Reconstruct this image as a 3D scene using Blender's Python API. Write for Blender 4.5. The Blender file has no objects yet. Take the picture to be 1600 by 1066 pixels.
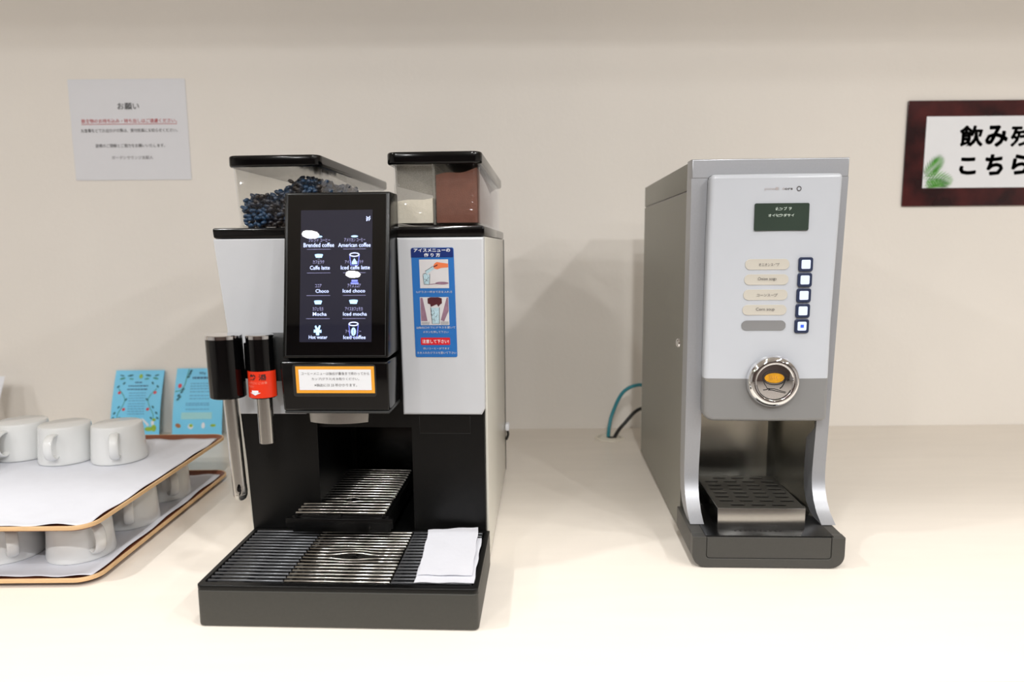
import bpy, bmesh, math, random
from mathutils import Vector, Matrix
random.seed(7)
sc = bpy.context.scene
C = sc.collection
PI = math.pi

def lin(c):
    return tuple((v/255/12.92 if v/255 <= .04045 else ((v/255+.055)/1.055)**2.4) for v in c)

# ------------------------------------------------------------------ camera, exposure, world, lights
cam_d = bpy.data.cameras.new('camera')
cam = bpy.data.objects.new('camera', cam_d); C.objects.link(cam)
cam_d.sensor_width = 36.0
cam_d.lens = 1088.92*36/1600
cam_d.clip_start = .02
_p, _y, _r = math.radians(7.6774), math.radians(.0467), math.radians(-.5076)
_F = Vector((math.sin(_y)*math.cos(_p), math.cos(_y)*math.cos(_p), -math.sin(_p)))
_R = _F.cross(Vector((0, 0, 1))).normalized(); _U = _R.cross(_F)
_R2 = _R*math.cos(_r)+_U*math.sin(_r); _U2 = -_R*math.sin(_r)+_U*math.cos(_r)
_M = Matrix((( _R2.x, _U2.x, -_F.x, 0), (_R2.y, _U2.y, -_F.y, -1.495), (_R2.z, _U2.z, -_F.z, .3964), (0, 0, 0, 1)))
cam.matrix_world = _M
cam_d.dof.use_dof = True
cam_d.dof.focus_distance = .88
cam_d.dof.aperture_fstop = 4.0
sc.camera = cam
sc.view_settings.view_transform = 'Standard'
sc.view_settings.look = 'None'
sc.view_settings.exposure = 0.0
sc.view_settings.gamma = 1.0
sc.view_settings.use_curve_mapping = False
sc.cycles.use_denoising = True
sc.cycles.max_bounces = 10
sc.cycles.transparent_max_bounces = 24
sc.cycles.sample_clamp_indirect = 4.0
sc.cycles.caustics_reflective = False
sc.cycles.caustics_refractive = False

world = bpy.data.worlds.new('world'); sc.world = world
world.use_nodes = True
world.node_tree.nodes['Background'].inputs[0].default_value = (.75, .80, .9, 1)
world.node_tree.nodes['Background'].inputs[1].default_value = .10

CEIL = 1.75
LAMPS = [  # x, y, watts
    (-1.63, -4.03, 12), (-1.62, -4.85, 11), (.10, -4.20, 12), (1.30, -4.20, 10), (2.50, -4.20, 9),
    (-2.40, -2.75, 11), (-1.20, -2.75, 11), (.10, -2.75, 22), (1.30, -2.75, 16), (2.50, -2.75, 17),
    (-2.40, -2.25, 13), (.10, -2.10, 13), (1.30, -1.90, 7), (2.50, -2.20, 13),
    (-1.20, -1.06, 12), (.10, -1.06, 4.7), (1.30, -1.06, 5.5),
]
LAMP_GAIN = .97

# ------------------------------------------------------------------ materials
def mat(name, col, rough=.5, metal=0.0, var=.03, scale=40, bump=0.0, bscale=200, spec=.5, coat=0, emit=None, estr=0, alpha=None, stretch=None):
    m = bpy.data.materials.new(name); m.use_nodes = True
    nt = m.node_tree; b = nt.nodes['Principled BSDF']
    c = lin(col)
    tc = nt.nodes.new('ShaderNodeTexCoord'); n = nt.nodes.new('ShaderNodeTexNoise')
    n.inputs['Scale'].default_value = scale; n.inputs['Detail'].default_value = 4
    if stretch:
        mp = nt.nodes.new('ShaderNodeMapping'); mp.inputs['Scale'].default_value = stretch
        nt.links.new(tc.outputs['Object'], mp.inputs[0]); nt.links.new(mp.outputs[0], n.inputs['Vector'])
    else:
        nt.links.new(tc.outputs['Object'], n.inputs['Vector'])
    r = nt.nodes.new('ShaderNodeValToRGB')
    r.color_ramp.elements[0].position = .3; r.color_ramp.elements[1].position = .7
    r.color_ramp.elements[0].color = tuple(max(0, v*(1-var)) for v in c)+(1,)
    r.color_ramp.elements[1].color = tuple(min(1, v*(1+var)) for v in c)+(1,)
    nt.links.new(n.outputs[0], r.inputs[0]); nt.links.new(r.outputs[0], b.inputs['Base Color'])
    b.inputs['Roughness'].default_value = rough; b.inputs['Metallic'].default_value = metal
    b.inputs['Specular IOR Level'].default_value = spec
    if coat:
        b.inputs['Coat Weight'].default_value = coat; b.inputs['Coat Roughness'].default_value = .05
    if emit:
        b.inputs['Emission Color'].default_value = lin(emit)+(1,); b.inputs['Emission Strength'].default_value = estr
    if bump:
        n2 = nt.nodes.new('ShaderNodeTexNoise'); n2.inputs['Scale'].default_value = bscale; n2.inputs['Detail'].default_value = 6
        nt.links.new(tc.outputs['Object'], n2.inputs['Vector'])
        bp = nt.nodes.new('ShaderNodeBump'); bp.inputs['Strength'].default_value = bump; bp.inputs['Distance'].default_value = .002
        nt.links.new(n2.outputs[0], bp.inputs['Height']); nt.links.new(bp.outputs[0], b.inputs['Normal'])
    return m

def clear_mat(name, tint, refl_rough=.03, haze=0.0):
    m = bpy.data.materials.new(name); m.use_nodes = True
    nt = m.node_tree
    for n in list(nt.nodes): nt.nodes.remove(n)
    out = nt.nodes.new('ShaderNodeOutputMaterial')
    tr = nt.nodes.new('ShaderNodeBsdfTransparent'); tr.inputs[0].default_value = lin(tint)+(1,)
    gl = nt.nodes.new('ShaderNodeBsdfGlossy'); gl.inputs['Roughness'].default_value = refl_rough
    gl.inputs['Color'].default_value = (.95, .96, 1, 1)
    lw = nt.nodes.new('ShaderNodeLayerWeight'); lw.inputs['Blend'].default_value = .5
    pw = nt.nodes.new('ShaderNodeMath'); pw.operation = 'POWER'; pw.inputs[1].default_value = 5
    ml = nt.nodes.new('ShaderNodeMath'); ml.operation = 'MULTIPLY_ADD'; ml.inputs[1].default_value = .7; ml.inputs[2].default_value = .022
    nt.links.new(lw.outputs['Facing'], pw.inputs[0]); nt.links.new(pw.outputs[0], ml.inputs[0]); fr = ml
    mx = nt.nodes.new('ShaderNodeMixShader')
    nt.links.new(fr.outputs[0], mx.inputs[0]); nt.links.new(tr.outputs[0], mx.inputs[1]); nt.links.new(gl.outputs[0], mx.inputs[2])
    last = mx
    if haze:
        df = nt.nodes.new('ShaderNodeBsdfTranslucent'); df.inputs[0].default_value = (.8, .79, .76, 1)
        d2 = nt.nodes.new('ShaderNodeBsdfDiffuse'); d2.inputs[0].default_value = (.8, .79, .76, 1)
        ad = nt.nodes.new('ShaderNodeMixShader'); ad.inputs[0].default_value = .5
        nt.links.new(df.outputs[0], ad.inputs[1]); nt.links.new(d2.outputs[0], ad.inputs[2])
        nz = nt.nodes.new('ShaderNodeTexNoise'); nz.inputs['Scale'].default_value = 60
        mth = nt.nodes.new('ShaderNodeMath'); mth.operation = 'MULTIPLY'; mth.inputs[1].default_value = haze*2
        nt.links.new(nz.outputs[0], mth.inputs[0])
        m2 = nt.nodes.new('ShaderNodeMixShader')
        nt.links.new(mth.outputs[0], m2.inputs[0]); nt.links.new(mx.outputs[0], m2.inputs[1]); nt.links.new(ad.outputs[0], m2.inputs[2])
        last = m2
    nt.links.new(last.outputs[0], out.inputs[0])
    return m

M = {}
M['wall'] = mat('painted_wall', (238, 233, 226), .85, var=.02, scale=3.0, bump=.25, bscale=90, spec=.2)
M['counter'] = mat('laminate_top', (239, 231, 220), .33, var=.018, scale=14, spec=.3, stretch=(.4, 3, 1))
M['ceiling'] = mat('ceiling_paint', (226, 222, 215), .9, var=.01)
M['floor'] = mat('room_floor', (150, 142, 134), .7, var=.2, scale=20)
M['room'] = mat('room_paint', (198, 194, 190), .85, var=.03)
M['room_dark'] = mat('brown_room_panel', (92, 76, 70), .6, var=.1)
M['black_matte'] = mat('black_matte', (4, 4, 4), .9, spec=.1)
M['soffit'] = mat('soffit_panel', (222, 218, 212), .8, var=.01)
M['black'] = mat('black_plastic', (9, 9, 9), .25, var=.1, spec=.35)
M['black_satin'] = mat('black_satin_plastic', (8, 8, 8), .36, var=.12, spec=.3, bump=.05, bscale=900)
M['black_gloss'] = mat('black_gloss_plastic', (5, 5, 6), .12, var=.1, spec=.45)
M['glass_black'] = mat('black_screen_glass', (6, 6, 7), 0.0, var=.1, spec=.8)
M['dark_grey'] = mat('dark_grey_plastic', (46, 47, 47), .4, var=.05)
M['tray_grey'] = mat('charcoal_front', (64, 63, 59), .5, var=.05, scale=300, spec=.4)
M['white_panel'] = mat('white_lacquer', (198, 200, 204), .22, var=.008, spec=.5)
M['side_panel'] = mat('cream_side_lacquer', (218, 215, 205), .25, var=.01)
M['steel'] = mat('brushed_steel', (190, 188, 184), .26, 1.0, var=.06, scale=120, stretch=(1, 1, 12))
M['steel_bar'] = mat('polished_bar_steel', (205, 202, 195), .2, 1.0, var=.04)
M['dark_bar'] = mat('dark_coated_bar', (112, 114, 118), .3, .7, var=.08)
M['chrome'] = mat('chrome', (232, 232, 234), .04, 1.0, var=.01)
M['dark_chrome'] = mat('dark_chrome', (60, 58, 56), .15, 1.0, var=.05)
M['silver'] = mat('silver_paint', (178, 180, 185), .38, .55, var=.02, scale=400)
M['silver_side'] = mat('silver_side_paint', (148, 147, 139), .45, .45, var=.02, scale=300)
M['recess'] = mat('recess_steel', (206, 202, 190), .26, .9, var=.03, stretch=(6, 6, 1))
M['cover_white'] = mat('white_cover', (197, 201, 208), .24, var=.006)
M['cover_grey'] = mat('grey_cover', (138, 138, 138), .35, .1, var=.01)
M['base_grey'] = mat('base_charcoal', (62, 61, 58), .45, var=.05, scale=300)
M['drip_dark'] = mat('drip_plate_dark', (86, 84, 79), .34, .6, var=.05)
M['pill'] = mat('beige_label', (200, 195, 184), .5, var=.01)
M['pill_grey'] = mat('grey_label', (135, 135, 136), .4, var=.02)
M['navy'] = mat('navy_rubber', (38, 48, 76), .4, var=.05)
M['button_face'] = mat('lit_button', (216, 228, 246), .3, var=.01, emit=(190, 210, 255), estr=.25)
M['button_dot'] = mat('blue_light', (60, 90, 220), .3, emit=(50, 90, 240), estr=.6)
M['lcd'] = mat('lcd_glass', (58, 70, 62), .12, var=.1, scale=8)
M['lcd_text'] = mat('lcd_text', (215, 225, 215), .4, emit=(210, 225, 210), estr=.35)
M['ink'] = mat('black_ink', (22, 22, 24), .6)
M['ink_soft'] = mat('soft_ink', (88, 84, 86), .6)
M['ink_faded'] = mat('faded_ink', (180, 172, 172), .6)
M['ink_red'] = mat('red_ink', (190, 60, 66), .6)
M['paper'] = mat('white_paper', (236, 236, 240), .7, var=.008, bump=.05, bscale=60)
M['paper_notice'] = mat('laminated_paper', (226, 227, 232), .45, var=.006)
M['liner'] = mat('tray_liner_paper', (224, 226, 234), .8, var=.012, bump=.15, bscale=50)
M['napkin'] = mat('napkin_paper', (218, 219, 226), .85, var=.01, bump=.2, bscale=160)
M['ceramic'] = mat('white_porcelain', (228, 229, 228), .12, var=.008, spec=.5)
M['tray_top'] = mat('brown_tray_veneer', (128, 72, 48), .4, var=.16, scale=30, stretch=(1, 14, 1))
M['tray_edge'] = mat('plywood_edge', (214, 176, 130), .5, var=.1, scale=60, stretch=(1, 1, 20))
M['tray_under'] = mat('tray_underside', (112, 66, 44), .55, var=.1, scale=30)
M['teal'] = mat('teal_hose', (54, 142, 156), .4, var=.05)
M['cable'] = mat('black_cable', (24, 23, 22), .45)
M['grommet'] = mat('cream_grommet', (226, 219, 204), .45, var=.02)
M['sticker_blue'] = mat('sticker_blue', (38, 106, 178), .35, var=.03)
M['sticker_navy'] = mat('sticker_navy', (14, 40, 106), .35, var=.03)
M['print_white'] = mat('print_white', (238, 240, 244), .4, var=.01)
M['print_grey'] = mat('print_grey', (206, 204, 206), .4, var=.02)
M['print_red'] = mat('print_red', (205, 28, 40), .4, var=.02)
M['print_skin'] = mat('print_skin', (222, 118, 72), .4, var=.06)
M['print_maroon'] = mat('print_maroon', (76, 26, 34), .4, var=.1)
M['print_mauve'] = mat('print_mauve', (142, 110, 128), .4, var=.15, scale=200)
M['print_ice'] = mat('print_ice', (176, 204, 214), .4, var=.2, scale=900)
M['print_line'] = mat('print_line', (80, 84, 90), .4)
M['print_orange'] = mat('print_orange', (242, 168, 52), .4, var=.03)
M['label_clear'] = mat('dark_laminate', (40, 40, 40), .2, var=.04)
M['label_red'] = mat('red_label', (226, 52, 20), .35, var=.03)
M['red_text'] = mat('pink_text', (240, 150, 130), .5)
M['screen'] = mat('lit_display', (20, 20, 27), 0.0, var=.05, spec=.9, emit=(66, 66, 86), estr=.30)
M['screen_text'] = mat('screen_text', (200, 212, 255), .4, emit=(186, 204, 255), estr=.95)
M['screen_dim'] = mat('screen_dim_text', (150, 150, 190), .4, emit=(150, 150, 205), estr=.55)
M['screen_blue'] = mat('screen_blue_icon', (120, 130, 240), .4, emit=(112, 128, 245), estr=.75)
M['screen_cyan'] = mat('screen_cyan_icon', (170, 210, 255), .4, emit=(158, 205, 255), estr=.95)
M['screen_hole'] = mat('screen_dark_icon', (24, 24, 48), .3, emit=(30, 30, 60), estr=.3)
M['clear'] = clear_mat('clear_plastic', (255, 255, 254))
M['frosted'] = clear_mat('frosted_plastic', (228, 226, 222), .15, haze=.3)
M['milk'] = mat('milk_powder_grain', (226, 219, 205), .95, var=.04, scale=300, bump=.3, bscale=900)
M['cocoa'] = mat('cocoa_powder_grain', (116, 76, 64), .95, var=.10, scale=120, bump=.3, bscale=900)
M['amber'] = mat('amber_enamel', (206, 148, 38), .3, var=.2, scale=150)
M['lamp_ring'] = mat('white_lamp_ring', (235, 235, 232), .5)
M['lamp_glow'] = mat('lamp_diffuser', (255, 250, 240), .5, emit=(255, 244, 226), estr=14)
M['card_blue'] = mat('card_blue', (120, 208, 246), .45, var=.05, scale=14)
M['card_white'] = mat('card_white', (232, 234, 240), .5, var=.01)
M['card_ink'] = mat('card_ink', (44, 76, 118), .5)
M['card_text'] = mat('card_text', (88, 150, 192), .5)
M['card_green'] = mat('card_green', (62, 142, 122), .5, var=.15, scale=200)
M['card_leaf'] = mat('card_leaf', (40, 104, 120), .5, var=.2, scale=300)
M['card_lime'] = mat('card_lime', (150, 186, 60), .5, var=.2, scale=200)
M['card_red'] = mat('card_red', (214, 66, 78), .5, var=.1)
M['card_mint'] = mat('card_mint', (160, 216, 222), .5)
M['card_brown'] = mat('card_brown', (168, 116, 76), .5, var=.2, scale=300)
M['palm'] = mat('palm_green', (92, 170, 58), .5, var=.25, scale=60)
M['palm_dark'] = mat('palm_dark_green', (54, 130, 44), .5, var=.25, scale=60)

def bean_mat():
    m = mat('bean_painted_reflection', (40, 34, 32), .35, var=.3, scale=60)
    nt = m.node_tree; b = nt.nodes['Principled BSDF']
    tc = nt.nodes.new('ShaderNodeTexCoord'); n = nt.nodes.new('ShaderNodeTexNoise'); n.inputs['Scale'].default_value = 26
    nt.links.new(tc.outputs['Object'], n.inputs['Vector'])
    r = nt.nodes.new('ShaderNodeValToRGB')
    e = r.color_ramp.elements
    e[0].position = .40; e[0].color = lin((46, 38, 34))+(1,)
    e[1].position = .56; e[1].color = lin((34, 66, 98))+(1,)  # slate blue patches: hopper front's bluish reflection painted into the bean colour
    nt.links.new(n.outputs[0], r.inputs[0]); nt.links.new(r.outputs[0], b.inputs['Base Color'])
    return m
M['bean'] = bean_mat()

def sign_mat():
    m = mat('mottled_maroon_board', (50, 26, 28), .16, var=.1)
    nt = m.node_tree; b = nt.nodes['Principled BSDF']
    tc = nt.nodes.new('ShaderNodeTexCoord'); n = nt.nodes.new('ShaderNodeTexNoise'); n.inputs['Scale'].default_value = 14; n.inputs['Detail'].default_value = 6
    nt.links.new(tc.outputs['Object'], n.inputs['Vector'])
    r = nt.nodes.new('ShaderNodeValToRGB'); e = r.color_ramp.elements
    e[0].position = .4; e[0].color = lin((44, 22, 24))+(1,)
    e[1].position = .66; e[1].color = lin((82, 34, 34))+(1,)
    nt.links.new(n.outputs[0], r.inputs[0]); nt.links.new(r.outputs[0], b.inputs['Base Color'])
    return m
M['sign_board'] = sign_mat()

# ------------------------------------------------------------------ object helpers
def link(name, me, parent=None, loc=None):
    o = bpy.data.objects.new(name, me); C.objects.link(o)
    if parent is not None: o.parent = parent
    if loc is not None: o.location = loc
    return o

def finish(bm, name, m, parent=None, loc=None, angle=35, smooth=True):
    bmesh.ops.recalc_face_normals(bm, faces=bm.faces)
    if smooth:
        for f in bm.faces: f.smooth = True
        a = math.radians(angle)
        for e in bm.edges:
            if len(e.link_faces) == 2 and e.calc_face_angle(0) > a: e.smooth = False
    me = bpy.data.meshes.new(name); bm.to_mesh(me); bm.free()
    for mm in (m if isinstance(m, (list, tuple)) else [m]): me.materials.append(mm)
    return link(name, me, parent, loc)

def thing(name, label, cat, loc=(0, 0, 0), rz=0, group=None):
    o = bpy.data.objects.new(name, None); C.objects.link(o)
    o.location = loc; o.rotation_euler = (0, 0, rz); o.empty_display_size = .05
    return tag(o, label, cat, group)

def tag(o, label, cat, group=None, kind=None):
    o['label'] = label; o['category'] = cat
    if group: o['group'] = group
    if kind: o['kind'] = kind
    return o

def struct(o):
    o['kind'] = 'structure'; return o

def a_box(bm, x0, x1, y0, y1, z0, z1, r=0, seg=2):
    return a_hexa(bm, [(x0, y0, z0), (x1, y0, z0), (x1, y1, z0), (x0, y1, z0), (x0, y0, z1), (x1, y0, z1), (x1, y1, z1), (x0, y1, z1)], r, seg)

def a_hexa(bm, p, r=0, seg=2):
    v = [bm.verts.new(q) for q in p]
    fs = [bm.faces.new([v[i] for i in f]) for f in ((0, 3, 2, 1), (4, 5, 6, 7), (0, 1, 5, 4), (1, 2, 6, 5), (2, 3, 7, 6), (3, 0, 4, 7))]
    if r:
        es = list({e for f in fs for e in f.edges})
        bmesh.ops.bevel(bm, geom=es, offset=r, segments=seg, profile=.5, affect='EDGES')

def box(name, m, parent, x0, x1, y0, y1, z0, z1, r=0, seg=2):
    bm = bmesh.new(); a_box(bm, x0, x1, y0, y1, z0, z1, r, seg); return finish(bm, name, m, parent)

def boxes(name, m, parent, lst, r=0, seg=2):
    bm = bmesh.new()
    for b in lst: a_box(bm, *b, r=r, seg=seg)
    return finish(bm, name, m, parent)

def a_lathe(bm, prof, n=32, c=(0, 0, 0), axis='z'):
    rings = []
    for (r, h) in prof:
        if r < 1e-6:
            rings.append([bm.verts.new(_ax(0, 0, h, c, axis))])
        else:
            rings.append([bm.verts.new(_ax(r*math.cos(2*PI*i/n), r*math.sin(2*PI*i/n), h, c, axis)) for i in range(n)])
    for a, b in zip(rings, rings[1:]):
        if len(a) == 1 and len(b) == 1: continue
        for i in range(n):
            j = (i+1) % n
            if len(a) == 1: bm.faces.new((a[0], b[i], b[j]))
            elif len(b) == 1: bm.faces.new((a[i], a[j], b[0]))
            else: bm.faces.new((a[i], a[j], b[j], b[i]))

def _ax(x, y, h, c, axis):
    if axis == 'z': return (c[0]+x, c[1]+y, c[2]+h)
    if axis == 'y': return (c[0]+x, c[1]-h, c[2]+y)      # h points to -y, out of a front
    return (c[0]+h, c[1]+x, c[2]+y)

def lathe(name, m, parent, prof, n=32, c=(0, 0, 0), axis='z', angle=35):
    bm = bmesh.new(); a_lathe(bm, prof, n, c, axis); return finish(bm, name, m, parent, angle=angle)

def spline(pts, n=8):
    P = [Vector(p) for p in pts]; P = [2*P[0]-P[1]]+P+[2*P[-1]-P[-2]]
    out = []
    for i in range(1, len(P)-2):
        for k in range(n):
            t = k/n; a, b, c, d = P[i-1], P[i], P[i+1], P[i+2]
            out.append(.5*((2*b)+(c-a)*t+(2*a-5*b+4*c-d)*t*t+(3*b-a-3*c+d)*t**3))
    out.append(P[-2]); return out

def a_tube(bm, path, r, n=8, rx=None, side=None):
    """round (or oval: rx along `side`) tube along a path"""
    P = [Vector(p) for p in path]; rings = []
    nrm = None
    for i, p in enumerate(P):
        t = (P[min(i+1, len(P)-1)]-P[max(i-1, 0)]).normalized()
        if side is not None: s = Vector(side); s = (s-t*s.dot(t)).normalized()
        else:
            if nrm is None: nrm = Vector((0, 0, 1)) if abs(t.z) < .9 else Vector((1, 0, 0))
            s = (nrm-t*nrm.dot(t)).normalized(); nrm = s
        u = t.cross(s)
        rings.append([bm.verts.new(p+s*(rx or r)*math.cos(2*PI*k/n)+u*r*math.sin(2*PI*k/n)) for k in range(n)])
    for a, b in zip(rings, rings[1:]):
        for k in range(n): bm.faces.new((a[k], a[(k+1) % n], b[(k+1) % n], b[k]))
    bm.faces.new(rings[0][::-1]); bm.faces.new(rings[-1])

def tube(name, m, parent, path, r, n=10, **k):
    bm = bmesh.new(); a_tube(bm, path, r, n, **k); return finish(bm, name, m, parent, angle=50)

def rr(x0, y0, x1, y1, r, seg=6):
    """rounded rectangle, r one radius or four (bl, br, tr, tl)"""
    R = r if isinstance(r, (list, tuple)) else (r,)*4
    out = []
    for (cx, cy, q, a0) in ((x0, y0, R[0], 180), (x1, y0, R[1], 270), (x1, y1, R[2], 0), (x0, y1, R[3], 90)):
        sx = 1 if cx == x0 else -1; sy = 1 if cy == y0 else -1
        if q <= 0: out.append((cx, cy)); continue
        for k in range(seg+1):
            a = math.radians(a0+90*k/seg); out.append((cx+sx*q+q*math.cos(a), cy+sy*q+q*math.sin(a)))
    return out

_dg = None
def curve_mesh(cu):
    o = bpy.data.objects.new('tmp', cu); C.objects.link(o)
    bpy.context.view_layer.update()
    me = bpy.data.meshes.new_from_object(o.evaluated_get(bpy.context.evaluated_depsgraph_get()))
    bpy.data.objects.remove(o); bpy.data.curves.remove(cu)
    return me

def plate_bm(outlines, t, bev=0, seg=2):
    """flat plate with holes in its own xy, z from 0 to t"""
    cu = bpy.data.curves.new('plate', 'CURVE'); cu.dimensions = '2D'; cu.fill_mode = 'BOTH'
    for ol in outlines:
        s = cu.splines.new('POLY'); s.points.add(len(ol)-1); s.use_cyclic_u = True
        for p, q in zip(s.points, ol): p.co = (q[0], q[1], 0, 1)
    cu.extrude = t/2-bev; cu.bevel_depth = bev; cu.bevel_resolution = seg; cu.offset = -bev
    me = curve_mesh(cu)
    bm = bmesh.new(); bm.from_mesh(me); bpy.data.meshes.remove(me)
    for v in bm.verts: v.co.z += t/2
    bmesh.ops.remove_doubles(bm, verts=bm.verts, dist=1e-6)
    bm.normal_update()
    for e in bm.edges:
        if len(e.link_faces) == 2 and (abs(e.link_faces[0].normal.z) > .999) != (abs(e.link_faces[1].normal.z) > .999): e.smooth = False
    return bm

def front(o=(0, 0, 0)):            # xz plane seen from -y
    return lambda a, b, h=0: Vector((o[0]+a, o[1]-h, o[2]+b))
def flat(z):                       # xy plane seen from above
    return lambda a, b, h=0: Vector((a, b, z+h))

def plate(name, m, parent, outlines, t, surf, bev=0, seg=2, angle=35, lift=0):
    bm = plate_bm(outlines, t, bev, seg)
    for v in bm.verts: v.co = surf(v.co.x, v.co.y, v.co.z+lift)
    return finish(bm, name, m, parent, angle=angle)

def text(body, m, parent, surf, x0, x1, y0, y1, h=.0002, bold=0, name='lettering', fat=0):
    """flat printed lettering fitted to a rectangle of a surface"""
    cu = bpy.data.curves.new('text', 'FONT'); cu.body = body; cu.resolution_u = 2; cu.fill_mode = 'FRONT'
    if bold: cu.offset = bold
    me = curve_mesh(cu)
    xs = [v.co.x for v in me.vertices]; ys = [v.co.y for v in me.vertices]
    ax, bx, ay, by = min(xs), max(xs), min(ys), max(ys)
    for v in me.vertices:
        v.co = surf(x0+(v.co.x-ax)/(bx-ax)*(x1-x0), y0+(v.co.y-ay)/(by-ay)*(y1-y0), h)
    if fat:
        n = len(me.vertices); vv = [v.co.copy() for v in me.vertices]; ff = [tuple(p.vertices) for p in me.polygons]
        nx = (surf(1, 0)-surf(0, 0)).normalized(); ny = (surf(0, 1)-surf(0, 0)).normalized(); V_ = []; F_ = []
        for k in range(8):
            d = nx*fat*math.cos(k*PI/4)+ny*fat*math.sin(k*PI/4); F_ += [tuple(i+len(V_) for i in f) for f in ff]; V_ += [tuple(v+d) for v in vv]
        bpy.data.meshes.remove(me); me = bpy.data.meshes.new(name); me.from_pydata(V_, [], F_)
    me.materials.clear(); me.materials.append(m)
    me.name = name
    return link(name, me, parent)

class Ink:
    """flat printed shapes laid on a surface, one mesh"""
    def __init__(s): s.v = []; s.f = []
    def poly(s, pts):
        k = len(s.v); s.v += list(pts); s.f.append(tuple(range(k, k+len(pts)))); return s
    def rect(s, x0, y0, x1, y1): return s.poly([(x0, y0), (x1, y0), (x1, y1), (x0, y1)])
    def oval(s, cx, cy, rx, ry, n=16, rot=0):
        return s.poly([(cx+rx*math.cos(2*PI*i/n)*math.cos(rot)-ry*math.sin(2*PI*i/n)*math.sin(rot),
                        cy+rx*math.cos(2*PI*i/n)*math.sin(rot)+ry*math.sin(2*PI*i/n)*math.cos(rot)) for i in range(n)])
    def line(s, pts, w, closed=False):
        P = [Vector(p) for p in pts]; n = len(P); k = len(s.v)
        for i, p in enumerate(P):
            a = P[(i-1) % n] if closed else P[max(i-1, 0)]; b = P[(i+1) % n] if closed else P[min(i+1, n-1)]
            t = (b-a).normalized(); q = Vector((-t.y, t.x))*w/2
            s.v += [tuple(p+q), tuple(p-q)]
        for i in range(n if closed else n-1):
            j = (i+1) % n; s.f.append((k+2*i, k+2*j, k+2*j+1, k+2*i+1))
        return s
    def build(s, name, m, parent, surf, h=.0002):
        me = bpy.data.meshes.new(name)
        me.from_pydata([tuple(surf(a, b, h)) for a, b in s.v], [], s.f)
        me.materials.append(m); return link(name, me, parent)

def oval_pts(cx, cy, rx, ry, n=20, a0=0, a1=2*PI):
    return [(cx+rx*math.cos(a0+(a1-a0)*i/n), cy+ry*math.sin(a0+(a1-a0)*i/n)) for i in range(n+(0 if abs(a1-a0-2*PI) < 1e-6 else 1))]

# ------------------------------------------------------------------ the setting
def sbox(name, m, *b): return struct(box(name, M[m], None, *b))
sbox('wall_back', 'wall', -4, 4, 0, .1, -.75, CEIL)
sbox('floor', 'floor', -4, 4, -6.4, .1, -.80, -.75)
sbox('ceiling', 'ceiling', -4, 4, -6.4, .1, CEIL, CEIL+.05)
sbox('wall_left', 'room', -4.1, -4, -6.4, .1, -.75, CEIL)
sbox('wall_right', 'room', 4, 4.1, -6.4, .1, -.75, CEIL)
sbox('wall_front', 'room_dark', -4, 4, -6.5, -6.4, -.75, CEIL)
sbox('trim_1', 'soffit', -4, 4, -.88, 0, 1.20, CEIL)

ct = thing('countertop', 'long cream laminate worktop under both drink machines', 'counter', (0, 0, 0))
box('worktop', M['counter'], ct, -3.9, 3.9, -.907, -.0003, -.04, 0, .002, 2)
box('cabinet_body', M['soffit'], ct, -3.88, 3.88, -.86, -.002, -.75, -.04)

for (x, y, w) in LAMPS:
    t = thing('ceiling_light', 'round recessed light in the room ceiling', 'light', (x, y, CEIL), 0, 'recessed ceiling lights')
    lathe('lamp_ring', M['lamp_ring'], t, [(.047, -.001), (.047, -.004), (.058, -.005), (.060, -.001)], 24)
    lathe('lamp_diffuser', M['lamp_glow'], t, [(0, -.0025), (.046, -.0025)], 24)
    L = bpy.data.lights.new('lamp_bulb', 'AREA'); L.shape = 'DISK'; L.size = .085; L.energy = w*LAMP_GAIN
    L.color = (1.0, .996, .988)
    lo = bpy.data.objects.new('lamp_bulb', L); C.objects.link(lo); lo.parent = t; lo.location = (0, 0, -.006)

# ------------------------------------------------------------------ coffee machine
cm = thing('coffee_machine', 'large coffee machine with touch screen, two top hoppers and steam wand', 'coffee machine',
           (-.3557, -.6533, 0), math.radians(-2.8655))
def xl(z):  # left edge leans inwards towards the bottom
    return .0205*(.4216-z)/.2266 if z > .195 else .0205+.0062*(.195-z)/.15
bm = bmesh.new()
def taper(bm, x1, y0, y1, z0, z1, r=0):
    a, b = xl(z0), xl(z1)
    a_hexa(bm, [(a, y0, z0), (x1, y0, z0), (x1, y1, z0), (a, y1, z0), (b, y0, z1), (x1, y0, z1), (x1, y1, z1), (b, y1, z1)], r)
taper(bm, .1145, .005, .362, .004, .195)
taper(bm, .322, .006, .362, .195, .4093)
a_box(bm, .2322, .322, .005, .362, .004, .195)
a_box(bm, .1145, .2322, .15, .362, .004, .195)
a_box(bm, .1145, .2322, .012, .15, .176, .195)
a_box(bm, .1145, .2322, .005, .15, .004, .044)
finish(bm, 'body', M['black_satin'], cm)
box('recess_panel', M['black'], cm, .122, .225, .1465, .151, .07, .168, .002)
bm = bmesh.new(); taper(bm, .3255, -.001, .37, .4095, .4218, .0025); finish(bm, 'top_deck', M['black_gloss'], cm)
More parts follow.
